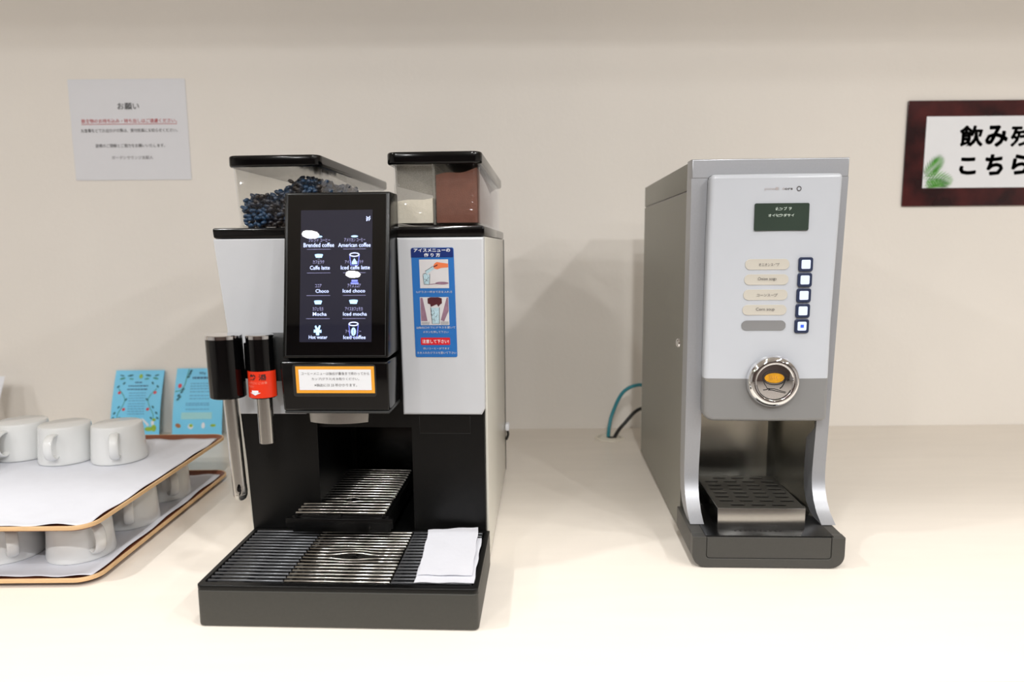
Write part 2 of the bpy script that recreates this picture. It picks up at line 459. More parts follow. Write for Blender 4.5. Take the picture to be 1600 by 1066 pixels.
# white fronts
plate('front_panel', M['white_panel'], cm, [[(xl(.1955)+.0005, .1955), (.103, .1955), (.1105, .40), (.1105, .4088), (.0008, .4088)]], .012, front((0, .011, 0)), .0012)
plate('front_panel', M['white_panel'], cm, [[(.2235, .1952), (.3195, .1952), (.3238, .2030), (.3252, .4086), (.2218, .4086)]], .013, front((0, .011, 0)), .003, 4)
box('side_panel', M['side_panel'], cm, .3222, .3256, .0115, .3665, .004, .4092, .001)
bm = bmesh.new()
a, b = xl(.004)-.003, xl(.4092)-.003
a_hexa(bm, [(a, .012, .004), (a+.003, .012, .004), (a+.003, .3665, .004), (a, .3665, .004), (b, .012, .4092), (b+.003, .012, .4092), (b+.003, .3665, .4092), (b, .3665, .4092)])
finish(bm, 'side_panel', M['side_panel'], cm)
box('rear_panel', M['dark_grey'], cm, .024, .3265, .3665, .371, .006, .4092, .001)
# service flap under the right front
plate('service_flap', M['black'], cm, [rr(.242, .1706, .305, .1925, .001, 2)], .0012, front((0, .005, 0)), .0003)
Ink().line([(.2424, .1925), (.2424, .1708), (.3048, .1708), (.3048, .1925)], .0005).build('flap_edge', M['dark_grey'], cm, front((0, .005, 0)), .0014)
fl = [o for o in C.objects if o.name == 'flap_edge'][0]; fl.parent = [o for o in C.objects if o.name == 'service_flap'][0]
# small plug at the rear right
pl = box('power_plug', M['card_white'], cm, .3265, .3335, .345, .362, .082, .094, .002)
tube('plug_cord', M['cable'], pl, spline([(.3295, .354, .083), (.331, .356, .074), (.329, .36, .066), (.3275, .366, .062)], 5), .0022, 8)

# display head
TL = math.atan2(.0331, .1859)
def scr(x, z, h=0): return Vector((x, -.027+.17838*(z-.459)-h*math.cos(TL), z+h*math.sin(TL)))
bm = bmesh.new()
f = [scr(.1003, .2742), scr(.2208, .2742), scr(.2220, .4600), scr(.1003, .4600)]
k = [(.1003, .012, .2742), (.2208, .012, .2742), (.2220, .012, .4600), (.1003, .012, .4600)]
a_hexa(bm, [f[0], f[1], k[1], k[0], f[3], f[2], k[2], k[3]], .0022, 3)
hd = finish(bm, 'display_head', M['black'], cm)
gl = plate('screen_glass', M['glass_black'], cm, [rr(.1042, .2768, .2180, .4578, .002, 3)], .0008, scr, .0003, 1)
Ink().line([(.1045, .2771), (.2177, .2771), (.2177, .4575), (.1045, .4575)], .0006, True).build('glass_edge', M['dark_grey'], gl, scr, .0009)
ds = plate('touch_screen', M['screen'], cm, [rr(.1200, .2922, .2020, .4396, .0002, 1)], .0003, scr, 0, lift=.0008)
H1, H2, H3 = .0013, .0014, .0015
def stext(s, x0, x1, z0, z1, m='screen_text', bold=.006): text(s, M[m], ds, scr, x0, x1, z0, z1, H3, bold)
stext('Brended coffee', .1235, .1586, .3980, .4028); stext('American coffee', .1633, .2002, .3978, .4024)
stext('Caffe latte', .1311, .1539, .3728, .3772); stext('Iced caffe latte', .1665, .1996, .3728, .3772)
stext('Choco', .1379, .1529, .3470, .3510); stext('Iced choco', .1690, .1944, .3470, .3510)
stext('Mocha', .1351, .1508, .3213, .3253); stext('Iced mocha', .1696, .1966, .3213, .3253)
stext('Hot water', .1308, .1520, .2957, .2996); stext('Iced coffee', .1702, .1955, .2955, .2995)
for s, x0, x1, z0, z1 in (('ブレンド コーヒー', .1291, .1540, .4039, .4080), ('アメリカン コーヒー', .1701, .1940, .4039, .4080), ('カフェラテ', .1344, .1476, .3795, .3833),
                          ('アイスカフェラテ', .1711, .1922, .3795, .3830), ('ココア', .1374, .1446, .3529, .3566), ('アイスココア', .1744, .1893, .3526, .3570),
                          ('カフェモカ', .1348, .1469, .3271, .3312), ('アイスカフェモカ', .1718, .1917, .3269, .3310), ('アイスコーヒー', .1725, .1902, .3022, .3058)):
    stext(s, x0, x1, z0, z1, 'screen_dim', 0)
for z in (.3955, .3690, .3438, .3180):
    for xa, xb in ((.1275, .1545), (.1690, .1950)): Ink().rect(xa, z, xb, z+.0003).build('divider_line', M['screen_dim'], ds, scr, H1)
def cup_icon(x, z, w, h): Ink().oval(x, z+h, w/2, h*.22).poly([(x-w/2, z+h), (x-w*.36, z), (x+w*.36, z), (x+w/2, z+h)]).build('cup_icon', M['screen_cyan'], ds, scr, H2)
def saucer(x, z, w): Ink().oval(x, z, w/2, .0011).build('cup_icon', M['screen_cyan'], ds, scr, H2)
def glass_icon(x, z0, z1, w, drop):
    g = Ink().line([(x-w*.48, z1), (x-w*.36, z0), (x+w*.36, z0), (x+w*.48, z1)], .0007).build('glass_icon', M['screen_blue'], ds, scr, H1)
    Ink().line(oval_pts(x, z1, w*.46, .0019), .0011, True).build('glass_rim_icon', M['screen_text'], ds, scr, H2)
    if drop: Ink().poly([(x-.0030, z0+.0012), (x+.0030, z0+.0012), (x+.0026, z0+.0040), (x, z0+.0078), (x-.0026, z0+.0040)]).build('ice_icon', M['screen_cyan'], ds, scr, H2)
    else:
        Ink().oval(x, z0+.0062, .0027, .0046).build('bean_icon', M['screen_cyan'], ds, scr, H2)
        Ink().line([(x+.0004, z0+.0025), (x-.0003, z0+.0062), (x+.0004, z0+.0098)], .0005).build('bean_seam_icon', M['screen_hole'], ds, scr, H3)
saucer(.1412, .4098, .0076); saucer(.1818, .4098, .0080)
cup_icon(.1412, .3862, .0095, .0034); Ink().rect(.1398, .3785, .1426, .3860).build('stem_icon', M['screen_hole'], ds, scr, H1)
glass_icon(.1819, .3775, .3893, .0115, True)
Ink().rect(.1788, .3590, .1858, .3612).rect(.1778, .3565, .1868, .3582).build('ice_icon', M['screen_blue'], ds, scr, H2)
cup_icon(.1409, .3342, .0092, .0036); cup_icon(.1813, .3345, .0100, .0038)
Ink().poly([(.1392, .2998), (.1425, .2998), (.1428, .3030), (.1452, .3022), (.1450, .3060), (.1428, .3055), (.1442, .3105), (.1424, .3108), (.1408, .3075), (.1388, .3108), (.1374, .3098), (.1386, .3060), (.1364, .3060), (.1364, .3026), (.1388, .3030)]).build('hot_water_icon', M['screen_cyan'], ds, scr, H2)
glass_icon(.1816, .2975, .3122, .0112, False)
Ink().line([(.1950, .4318), (.1972, .4300), (.1994, .4320)], .0009).line([(.1953, .4300), (.1961, .4272), (.1972, .4298), (.1980, .4272), (.1995, .4302)], .0011).line([(.1952, .4270), (.1962, .4282)], .0009).build('logo_mark', M['screen_text'], ds, scr, H2)
# lower head with the paper label
bm = bmesh.new()
a_hexa(bm, [(.0975, -.0570, .2125), (.2195, -.0570, .2125), (.2195, .012, .2125), (.0975, .012, .2125),
            (.0965, -.0600, .2705), (.2205, -.0600, .2705), (.2205, .012, .2705), (.0965, .012, .2705)], .003, 3)
finish(bm, 'spout_housing', M['black_gloss'], cm)
box('housing_lip', M['dark_grey'], cm, .0985, .2195, -.0566, .005, .2098, .2128, .001)
box('housing_side', M['dark_grey'], cm, .2100, .2190, -.042, .010, .2098, .2240, .0015)
sp_bm = bmesh.new()
n = 10; top = []; bot = []
for i in range(n+1):
    t = i/n*2-1; x = .1581+.0349*t; y = -.0560+.010*t*t
    top.append((x, y)); bot.append((.1581+.0338*t, y-.0005))
vs = [[sp_bm.verts.new((p[0], p[1], .2100)) for p in top], [sp_bm.verts.new((p[0], p[1], .1975)) for p in bot],
      [sp_bm.verts.new((p[0], -.030, .1975)) for p in bot], [sp_bm.verts.new((p[0], -.030, .2100)) for p in top]]
for a in range(4):
    for i in range(n): sp_bm.faces.new((vs[a][i], vs[a][i+1], vs[(a+1) % 4][i+1], vs[(a+1) % 4][i]))
sp_bm.faces.new([vs[a][0] for a in range(4)]); sp_bm.faces.new([vs[a][n] for a in range(4)])
finish(sp_bm, 'coffee_spout', M['steel'], cm)
def low(x, z, h=0): return Vector((x, -.0570-.0030*(z-.2125)/.058-h, z))
lb = plate('notice_label', M['label_clear'], cm, [rr(.1108, .2300, .2062, .2672, .003, 3)], .0007, low, .0002, 1)
Ink().rect(.1146, .2342, .2044, .2652).build('label_border', M['print_orange'], lb, low, .0009)
Ink().rect(.1182, .2378, .2008, .2616).build('label_paper', M['print_white'], lb, low, .0011)
text('コーヒーメニューは抽出が最後まで終わってから', M['ink_soft'], lb, low, .1212, .1988, .2552, .2587, .0013)
text('カップ(グラス)をお取りください。', M['ink_soft'], lb, low, .1328, .1872, .2487, .2523, .0013)
text('※抽出には 25 秒かかります。', M['ink_soft'], lb, low, .1355, .1842, .2418, .2454, .0013)

# steam and hot water arms
br = box('arm_bracket', M['dark_grey'], cm, .0500, .0985, -.036, -.001, .2430, .2965, .002)
box('bracket_cover', M['black'], br, .0500, .0600, -.046, -.034, .2480, .2900, .001)
def knob(name, cx, r, z0, z1, lean):
    bm = bmesh.new(); a_lathe(bm, [(0, z0), (r-.001, z0), (r, z0+.001), (r, z1-.004)], 36)
    for v in bm.verts: v.co.x += cx-lean*(z1-v.co.z)*-1; v.co.y += -.052
    o = finish(bm, name, M['black_gloss'], cm)
    bm = bmesh.new(); a_lathe(bm, [(r+.0002, z1-.0045), (r+.0002, z1-.0008), (r-.0006, z1), (0, z1)], 36)
    for v in bm.verts: v.co.x += cx; v.co.y += -.052
    finish(bm, name.replace('handle', 'cap'), M['chrome'], o)
    return o
knob('steam_handle', .0304, .0200, .2285, .3008, .02)
hw = knob('water_handle', .0722, .0153, .2285, .3008, .012)
tube('steam_pipe', M['steel'], cm, [(.0335+.0051*t, -.052, .229-.117*t) for t in [i/8 for i in range(9)]], .0080, 20)
tb = bmesh.new(); a_lathe(tb, [(.0078, .010), (.0082, .004), (.0078, -.002), (.0060, -.0060), (.0030, -.0082), (0, -.0088)], 20)
for v in tb.verts: v.co += Vector((.0386, -.052, .1125))
finish(tb, 'steam_tip', M['steel'], cm)
tp = bmesh.new(); a_lathe(tp, [(0, .0022), (.0042, .0014), (.0050, 0)], 14)
for v in tp.verts: v.co = Vector((.0392+v.co.x*.75, -.0588-v.co.z*.6, .1190+v.co.y*1.9))
finish(tp, 'tip_insert', M['black_gloss'], [o for o in C.objects if o.name == 'steam_tip'][0])
tube('water_pipe', M['steel'], cm, [(.0738, -.052, .229), (.0742, -.052, .200), (.0746, -.052, .1745)], .0089, 20)
def cyl(a, b, h=0):   # paper wrapped round the hot water handle: a along the arc, b up
    r = .0153+.0006+h; t = a/.0153
    return Vector((.0730+r*math.sin(t), -.052-r*math.cos(t), b))
bm = bmesh.new()
n = 14; g = [[bm.verts.new(cyl(-.0235+.047*i/n, z)) for i in range(n+1)] for z in (.2298, .2602)]
for i in range(n): bm.faces.new((g[0][i], g[0][i+1], g[1][i+1], g[1][i]))
rl = finish(bm, 'hot_label', M['label_red'], cm)
text('熱 湯', M['ink'], rl, cyl, -.0088, .0098, .2502, .2572, .0002, .02)
text('やけどにご注意', M['red_text'], rl, cyl, -.0125, .0105, .2460, .2488, .0002)
text('下さい', M['red_text'], rl, cyl, -.0120, -.0040, .2418, .2444, .0002)
Ink().rect(-.0065, .2362, -.0028, .2388).rect(-.0028, .2362, .0010, .2388).poly([(-.0092, .2362), (-.0028, .2332), (-.0028, .2362)]).poly([(-.0028, .2332), (.0035, .2362), (-.0028, .2362)]).build('arrow_print', M['print_white'], rl, cyl, .0006)

# instruction sticker on the right front
def pn(x, z, h=0): return Vector((x, -.002-h, z))
st = plate('instruction_sticker', M['sticker_blue'], cm, [[(a+.0022*(.3967-b)/.131, b) for a, b in rr(.2388, .2664, .2892, .3966, .002, 3)]], .0005, pn)
def ps(x, z, h=0): return pn(x+.0022*(.3967-z)/.131-.0011, z, h)
Ink().poly([(a, b) for a, b in rr(.2396, .3852, .2896, .3962, (0, 0, .002, .002), 3)]).build('title_band', M['sticker_navy'], st, ps, .0007)
text('アイスメニューの', M['print_white'], st, ps, .2432, .2862, .3915, .3957, .0009, .02)
text('作 り 方', M['print_white'], st, ps, .2552, .2742, .3858, .3903, .0009, .02)
def pic(x0, x1, z0, z1, m): return Ink().rect(x0, z0, x1, z1).build('picture', M[m], st, ps, .0007)
pic(.2490, .2834, .3490, .3828, 'print_grey')
Ink().poly([(.2655, .3745), (.2668, .3778), (.2700, .3798), (.2745, .3790), (.2832, .3778), (.2832, .3735), (.2745, .3728), (.2700, .3712), (.2668, .3722)]).build('hand_print', M['print_skin'], st, ps, .0009)
Ink().line([(.2658, .3742), (.2690, .3755), (.2706, .3766)], .0012).build('hand_line', M['print_maroon'], st, ps, .0011)
Ink().poly([(.2560, .3690), (.2650, .3745), (.2665, .3718), (.2575, .3655)]).build('scoop_print', M['print_ice'], st, ps, .0009)
Ink().poly([(.2536, .3540), (.2530, .3640), (.2552, .3665), (.2600, .3650), (.2612, .3640), (.2602, .3536)]).build('glass_print', M['print_ice'], st, ps, .0009)
Ink().line([(.2530, .3645), (.2540, .3538), (.2602, .3534), (.2612, .3660)], .0006).line([(.2555, .3690), (.2650, .3748)], .0005).line([(.2526, .3655), (.2560, .3668), (.2575, .3652)], .0005).line([(.2545, .3600), (.2590, .3570)], .0004).line([(.2548, .3560), (.2596, .3620)], .0004).build('glass_outline', M['print_line'], st, ps, .0011)
Ink().oval(.2752, .3549, .0080, .0017).poly([(.2600, .3532), (.2700, .3540), (.2700, .3548), (.2610, .3540)]).build('shade_print', M['print_mauve'], st, ps, .0009)
text('1)グラス一杯まで氷を入れる', M['print_grey'], st, ps, .2441, .2869, .3428, .3460, .0009)
pic(.2480, .2822, .3050, .3384, 'print_grey')
Ink().poly([(.2486, .3100), (.2486, .3376), (.2512, .3376), (.2545, .3200), (.2560, .3100)]).poly([(.2818, .3378), (.2800, .3378), (.2720, .3110), (.2760, .3095), (.2818, .3220)]).build('machine_print', M['print_mauve'], st, ps, .0009)
Ink().poly([(.2572, .3310), (.2572, .3370), (.2610, .3383), (.2700, .3383), (.2742, .3370), (.2742, .3310), (.2718, .3295), (.2700, .3270), (.2680, .3300), (.2640, .3282), (.2608, .3270), (.2600, .3300)]).build('nozzle_print', M['print_maroon'], st, ps, .0010)
Ink().poly([(.2606, .3258), (.2708, .3258), (.2702, .3068), (.2616, .3068)]).build('glass_print', M['print_ice'], st, ps, .0010)
I = Ink().line([(.2606, .3262), (.2618, .3066), (.2702, .3066), (.2710, .3262)], .0006)
for i in range(9):
    x = .2615+random.random()*.008; z = .309+random.random()*.014; I.line([(x, z), (x+.0018*random.uniform(-1, 1), z+.0022)], .0004)
for i in range(6): I.line([(.2492+.0016*i, .3056), (.2500+.0016*i, .3090)], .0005).line([(.2725+.0016*i, .3056), (.2725+.0016*i, .3095)], .0005)
I.build('glass_outline', M['print_line'], st, ps, .0012)
text('2)抽出口の下にグラスを置いて', M['print_grey'], st, ps, .2424, .2890, .3004, .3036, .0009)
text('ボタンを押して下さい', M['print_grey'], st, ps, .2502, .2806, .2954, .2982, .0009)
Ink().poly(rr(.2470, .2812, .2822, .2900, .0008, 2)).build('warning_band', M['print_red'], st, ps, .0007)
text('注意して下さい!', M['print_white'], st, ps, .2488, .2806, .2832, .2878, .0009, .01)
text('熱いコーヒーがでます', M['print_grey'], st, ps, .2495, .2812, .2756, .2782, .0009)
text('氷を入れたグラスを置いて下さい', M['print_grey'], st, ps, .2419, .2890, .2702, .2732, .0009)

# raised cup stand
boxes('cup_stand', M['black'], cm, [(.0835, .2140, -.0345, -.0285, .0628, .0752), (.0900, .2085, -.030, .1480, .0560, .0772)], .0012)
cs = [o for o in C.objects if o.name == 'cup_stand'][0]
def bar_mesh(w, r, curve=None):
    bm = bmesh.new()
    if curve: a_tube(bm, curve, r, 6)
    else:
        a_tube(bm, [(0, 0, -.0016), (0, 0, 0), (w/2, 0, .0001), (w, 0, 0), (w, 0, -.0016)], r, 6)
    for f in bm.faces: f.smooth = True
    me = bpy.data.meshes.new('grate_bar'); bm.to_mesh(me); bm.free(); return me
bw = .1080
mb = bar_mesh(bw, .00125); mb.materials.append(M['steel_bar'])
for i in range(18):
    y = -.0300+.1625*i/17
    if i in (4, 5):
        s = 1 if i == 5 else -1
        me = bar_mesh(bw, .00125, [(0, 0, 0), (.0475, 0, 0), (.0515, s*.0018, 0), (.0565, s*.0030, 0), (.0615, s*.0018, 0), (.0655, 0, 0), (bw, 0, 0)]); me.materials.append(M['steel_bar'])
    else: me = mb
    link('grate_bar', me, cs, (.0955+.0008*i/17, y, .0812))
boxes('bar_rail', M['black'], cs, [(.0945, .0985, -.032, .135, .0765, .0805), (.2005, .2045, -.032, .135, .0765, .0805), (.147, .151, -.032, .135, .0765, .0798)])

# drip tray
bm = bmesh.new()
x0, x1, y0, y1 = .0280, .3268, -.1472, .004
bm.free()
ol = rr(x0, y0, x1, y1, (.006, .006, .001, .001), 5)
inn = rr(x0+.0062, y0+.0085, x1-.0062, y1-.006, .002, 3)
dt = plate('drip_tray', M['tray_grey'], cm, [ol], .0400, flat(0.001), .0015)
plate('tray_rim', M['black_satin'], dt, [ol, inn], .0055, flat(.0410), .0010)
boxes('tray_foot', M['black'], dt, [(.04, .06, -.135, -.115, 0, .002), (.295, .315, -.135, -.115, 0, .002)])
box('tray_well', M['black'], dt, x0+.004, x1-.004, y0+.006, y1-.003, .0405, .0416)
def grate(xa, xb, m, bulge=None):
    me0 = bar_mesh(xb-xa, .00125); me0.materials.append(m)
    for i in range(17):
        y = -.1335+.1290*i/16; me = me0
        if bulge and 6 <= i <= 10:
            w = xb-xa; cx = .056; s = {6: -.0022, 7: -.0046, 8: -.0052, 9: .0046, 10: .0022}[i]
            if i == 8: s = .0052; 
            amp = {6: -.0016, 7: -.0040, 8: .0060, 9: .0040, 10: .0016}[i]
            me = bar_mesh(w, .00125, [(0, 0, 0), (cx-.030, 0, 0), (cx-.020, amp*.25, 0), (cx-.010, amp*.8, 0), (cx, amp, 0), (cx+.010, amp*.8, 0), (cx+.020, amp*.25, 0), (cx+.030, 0, 0), (w, 0, 0)])
            me.materials.append(m)
        link('grate_bar', me, dt, (xa, y, .0456))
grate(.0355, .1165, M['dark_bar']); grate(.1185, .2310, M['steel_bar'], True); grate(.2335, .3180, M['dark_bar'])
boxes('bar_rail', M['black'], dt, [(x, x+.003, -.136, -.003, .0415, .0446) for x in (.037, .075, .112, .121, .174, .2265, .236, .275, .313)])

# hoppers
def hopper(x0t, x1t, x0b, x1b, yf, yb, z0, z1, lid, name, lname):
    bm = bmesh.new()
    o1 = rr(x0b, yf+.003, x1b, yb-.003, .008, 4); o2 = rr(x0t, yf, x1t, yb, .010, 4)
    a = [bm.verts.new((p[0], p[1], z0)) for p in o1]; b = [bm.verts.new((p[0], p[1], z1)) for p in o2]
    for i in range(len(a)):
        j = (i+1) % len(a); bm.faces.new((a[i], a[j], b[j], b[i]))
    bm.faces.new(a[::-1])
    o = finish(bm, name, M['clear'], cm, angle=50)
    md = o.modifiers.new('wall', 'SOLIDIFY'); md.thickness = .0022; md.offset = -1
    plate(lname, M['black_gloss'], o, [rr(*lid[:4], .012, 6)], lid[5]-lid[4], flat(lid[4]), .0028, 3)
    plate('base_rim', M['clear'], o, [rr(x0b-.001, yf+.002, x1b+.001, yb-.002, .008, 4), rr(x0b+.003, yf+.006, x1b-.003, yb-.006, .006, 4)], .0035, flat(z0), .0005)
    return o
hl = hopper(.0150, .1240, .0190, .1205, .0275, .385, .4222, .4958, (.0108, .0240, .1258, .392, .4953, .5092), 'bean_hopper', 'hopper_lid')
hr = hopper(.2142, .3188, .2160, .3184, .0180, .385, .4222, .4958, (.2080, .0150, .3220, .391, .4948, .5092), 'powder_hopper', 'hopper_lid')
box('hopper_divider', M['frosted'], hr, .2628, .2652, .022, .380, .4240, .4945)
bm = bmesh.new(); a_hexa(bm, [(.2185, .030, .470), (.2610, .030, .459), (.2610, .033, .459), (.2185, .033, .470), (.2185, .028, .4945), (.2610, .028, .4945), (.2610, .031, .4945), (.2185, .031, .4945)])
finish(bm, 'hopper_insert', M['frosted'], hr)

def to_world(p): return cm.matrix_basis @ Vector(p)
bpy.context.view_layer.update()
MW = Matrix.Translation(cm.location) @ Matrix.Rotation(cm.rotation_euler.z, 4, 'Z')
def rest(o): o.matrix_world = MW; return o

def heap(name, m, xa, xb, ya, yb, z0, top, n=14):
    bm = bmesh.new(); g = []
    for j in range(n+1):
        g.append([bm.verts.new((xa+(xb-xa)*i/n, ya+(yb-ya)*j/n, top(i/n, j/n))) for i in range(n+1)])
    low = [[bm.verts.new((v.co.x, v.co.y, z0)) for v in r] for r in (g[0], g[n])]
    for j in range(n):
        for i in range(n): bm.faces.new((g[j][i], g[j][i+1], g[j+1][i+1], g[j+1][i]))
    for i in range(n):
        bm.faces.new((low[0][i], low[0][i+1], g[0][i+1], g[0][i])); bm.faces.new((low[1][i+1], low[1][i], g[n][i], g[n][i+1]))
    L = [low[0][0]]+[low[1][0]]; bm.faces.new([low[0][0]]+[g[j][0] for j in range(n+1)]+[low[1][0]])
    bm.faces.new([low[0][n]]+[g[j][n] for j in range(n+1)]+[low[1][n]])
    bm.faces.new(low[0]+low[1][::-1])
    return rest(finish(bm, name, m))
tag(heap('milk_powder', M['milk'], .2190, .2618, .0240, .375, .4262, lambda u, v: .4518+.0042*u*(1-v)+.004*v+.0010*math.sin(6*u)),
    'white milk powder filling the left half of the powder hopper', 'powder', kind='stuff')
tag(heap('cocoa_powder', M['cocoa'], .2662, .3155, .0240, .375, .4262, lambda u, v: .4860+.002*math.sin(7*u)-.010*max(0, .35-v)*math.cos(3*u)),
    'brown cocoa powder filling the right half of the powder hopper', 'powder', kind='stuff')

# coffee beans: a heap of many small beans
def bean_proto():
    bm = bmesh.new(); bmesh.ops.create_icosphere(bm, subdivisions=1, radius=1)
    for v in bm.verts:
        v.co.x *= .0050; v.co.y *= .0036; v.co.z *= .0030 if v.co.z > 0 else .0022
    vs = [v.co.copy() for v in bm.verts]; fs = [[v.index for v in f.verts] for f in bm.faces]
    bm.free(); return vs, fs
BV, BF = bean_proto()
V = []; F = []
def top_z(x, y):
    u = (x-.021)/.10
    e = .450+.026*min(1, max(0, (u-.02))*1.55)**.8+.004*math.sin(9*u+20*y)
    return e+.010*min(1, (y-.03)/.1)
for x in [.0262+.0061*i for i in range(16)]:
    for y in [.0365+.0068*j for j in range(27)]:
        zt = top_z(x, y); z = .4275
        while z < zt:
            shell = y < .058 or zt-z < .011 or x < .036
            if shell:
                q = Matrix.Rotation(random.uniform(0, 6.28), 3, 'Z') @ Matrix.Rotation(random.uniform(-1, 1), 3, 'X') @ Matrix.Rotation(random.uniform(-.8, .8), 3, 'Y')
                o = Vector((x+random.uniform(-.0030, .0030), y+random.uniform(-.0030, .0030), z+random.uniform(-.0024, .0024)))
                k0 = len(V); V += [tuple(q @ w+o) for w in BV]; F += [tuple(k0+i for i in f) for f in BF]
            z += .0055
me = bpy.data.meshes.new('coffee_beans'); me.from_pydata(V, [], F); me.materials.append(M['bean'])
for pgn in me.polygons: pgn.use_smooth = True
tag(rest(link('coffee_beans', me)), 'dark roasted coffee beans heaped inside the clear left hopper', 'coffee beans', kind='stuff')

# napkin on the drip tray
bm = bmesh.new()
def sheet(bm, c, z, t, n=10, wave=.0006, lift=None):
    P = [Vector(q) for q in c]; rows = []
    for layer in (0, 1):
        g = []
        for j in range(n+1):
            r = []
            for i in range(n+1):
                u, v = i/n, j/n
                p = (P[0]*(1-u)+P[1]*u)*(1-v)+(P[3]*(1-u)+P[2]*u)*v
                zz = z+wave*(1+math.sin(u*7+v*4)*math.cos(v*9-u*3))+(lift(u, v) if lift else 0)
                r.append(bm.verts.new((p.x+.0006*math.sin(v*17), p.y+.0006*math.sin(u*13), zz+layer*t)))
            g.append(r)
        rows.append(g)
    for g, fl in ((rows[0], 1), (rows[1], 0)):
        for j in range(n):
            for i in range(n):
                q = (g[j][i], g[j][i+1], g[j+1][i+1], g[j+1][i]); bm.faces.new(q[::-1] if fl else q)
    A, B = rows
    ed = [(0, i, 0, i+1) for i in range(n)]+[(i, n, i+1, n) for i in range(n)]+[(n, n-i, n, n-i-1) for i in range(n)]+[(n-i, 0, n-i-1, 0) for i in range(n)]
    for a, b, c2, d in ed: bm.faces.new((A[a][b], A[c2][d], B[c2][d], B[a][b]))
sheet(bm, [(.2583, -.1376), (.3212, -.1362), (.3196, -.0225), (.2545, -.0200)], .0472, .0007)
sheet(bm, [(.2600, -.1240), (.3180, -.1230), (.3135, -.0030), (.2532, -.0140)], .0492, .0007, wave=.0005, lift=lambda u, v: .0035*v*v)
tag(rest(finish(bm, 'paper_napkin', M['napkin'])), 'folded white paper napkin lying on the drip tray of the coffee machine', 'napkin')

# ------------------------------------------------------------------ soup machine
sm = thing('soup_machine', 'slim silver soup dispenser with white front, five buttons and chrome knob', 'soup dispenser',
           (.2310, -.5947, 0), math.radians(-2.4686))
SW, SD = .1920, .4087
def xr(z): return .1860+.0078*min(1, max(0, z/.5))
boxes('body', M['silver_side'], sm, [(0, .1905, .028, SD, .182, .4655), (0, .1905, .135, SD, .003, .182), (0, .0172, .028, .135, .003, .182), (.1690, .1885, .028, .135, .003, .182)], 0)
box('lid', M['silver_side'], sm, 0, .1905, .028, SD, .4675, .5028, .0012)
box('lid_gap', M['black'], sm, .0015, .189, .032, SD-.004, .4650, .4680)
plate('recess_back', M['recess'], sm, [rr(.0170, .040, .1692, .182, .001, 2)], .002, front((0, .1352, 0)))
bm = bmesh.new()
pr = [(.1690, .005), (.1672, .06), (.1655, .105), (.160, .126), (.150, .1335)]
for (a, b), (c, d) in zip(pr, pr[1:]):
    bm.faces.new([bm.verts.new(q) for q in ((a, b, .04), (c, d, .04), (c, d, .182), (a, b, .182))])
bmesh.ops.remove_doubles(bm, verts=bm.verts, dist=1e-6)
finish(bm, 'recess_side', M['recess'], sm, angle=60)
# front frame: top bar and two pillars curving forward at the foot
plate('frame_top', M['silver'], sm, [[(-.0012, .4800), (.1935, .4800), (.1938, .5040), (-.0012, .5040)]], .029, front((0, .029, 0)), .0015)
prof = [(0, .4802), (0, .30), (0, .15), (0, .105), (-.0012, .090), (-.0050, .076), (-.0125, .063), (-.0260, .0505), (-.0445, .0415)]
back = [(.028, .4802), (.028, .30), (.028, .15), (.028, .105), (.026, .084), (.021, .066), (.011, .053), (-.004, .0445), (-.0200, .0405)]
def pillar(xo, xi):
    bm = bmesh.new(); R = []
    for (f_, b_) in zip(prof, back):
        R.append([bm.verts.new(q) for q in ((xo(f_[1]), f_[0], f_[1]), (xi(f_[1]), f_[0], f_[1]), (xi(b_[1]), b_[0], b_[1]), (xo(b_[1]), b_[0], b_[1]))])
    for a, b in zip(R, R[1:]):
        for k in range(4): bm.faces.new((a[k], a[(k+1) % 4], b[(k+1) % 4], b[k]))
    bm.faces.new(R[0][::-1]); bm.faces.new(R[-1])
    es = [e for e in bm.edges if abs(e.verts[0].co.z-e.verts[1].co.z) > .004 or abs(e.verts[0].co.y-e.verts[1].co.y) > .012]
    es = [e for e in es if len(e.link_faces) == 2 and e.calc_face_angle(0) > 1.2 and max(v.co.z for v in e.verts) > .042]
    bmesh.ops.bevel(bm, geom=es, offset=.0012, segments=2, affect='EDGES')
    return finish(bm, 'frame_pillar', M['silver'], sm, angle=40)
pillar(lambda z: -.0014, lambda z: .0205 if z > .2 else .0160+.0045*max(0, z-.04)/.16)
pillar(lambda z: .1935 if z > .45 else .1822+.0105*min(1, max(0, z-.04)/.40), lambda z: .1668+.015*min(1, max(0, z-.1)/.38) if z > .1 else .1645+.0023*(z-.04)/.06)
# front cover, white above, grey below
cvo = rr(.0172, .1706, .1745, .4832, (.014, .007, .005, .006), 6)
def cov(x, z, h=0):
    x2 = x+(.0048*max(0, z-.30)/.18 if x > .1 else .0012*max(0, z-.40)/.08)
    bul = .0030*math.sin(PI*min(1, max(0, (x-.017)/.158)))
    return Vector((x2, .001-h-(bul if h > .006 else 0), z))
cvb = plate_bm([cvo], .0200, .0050, 3)
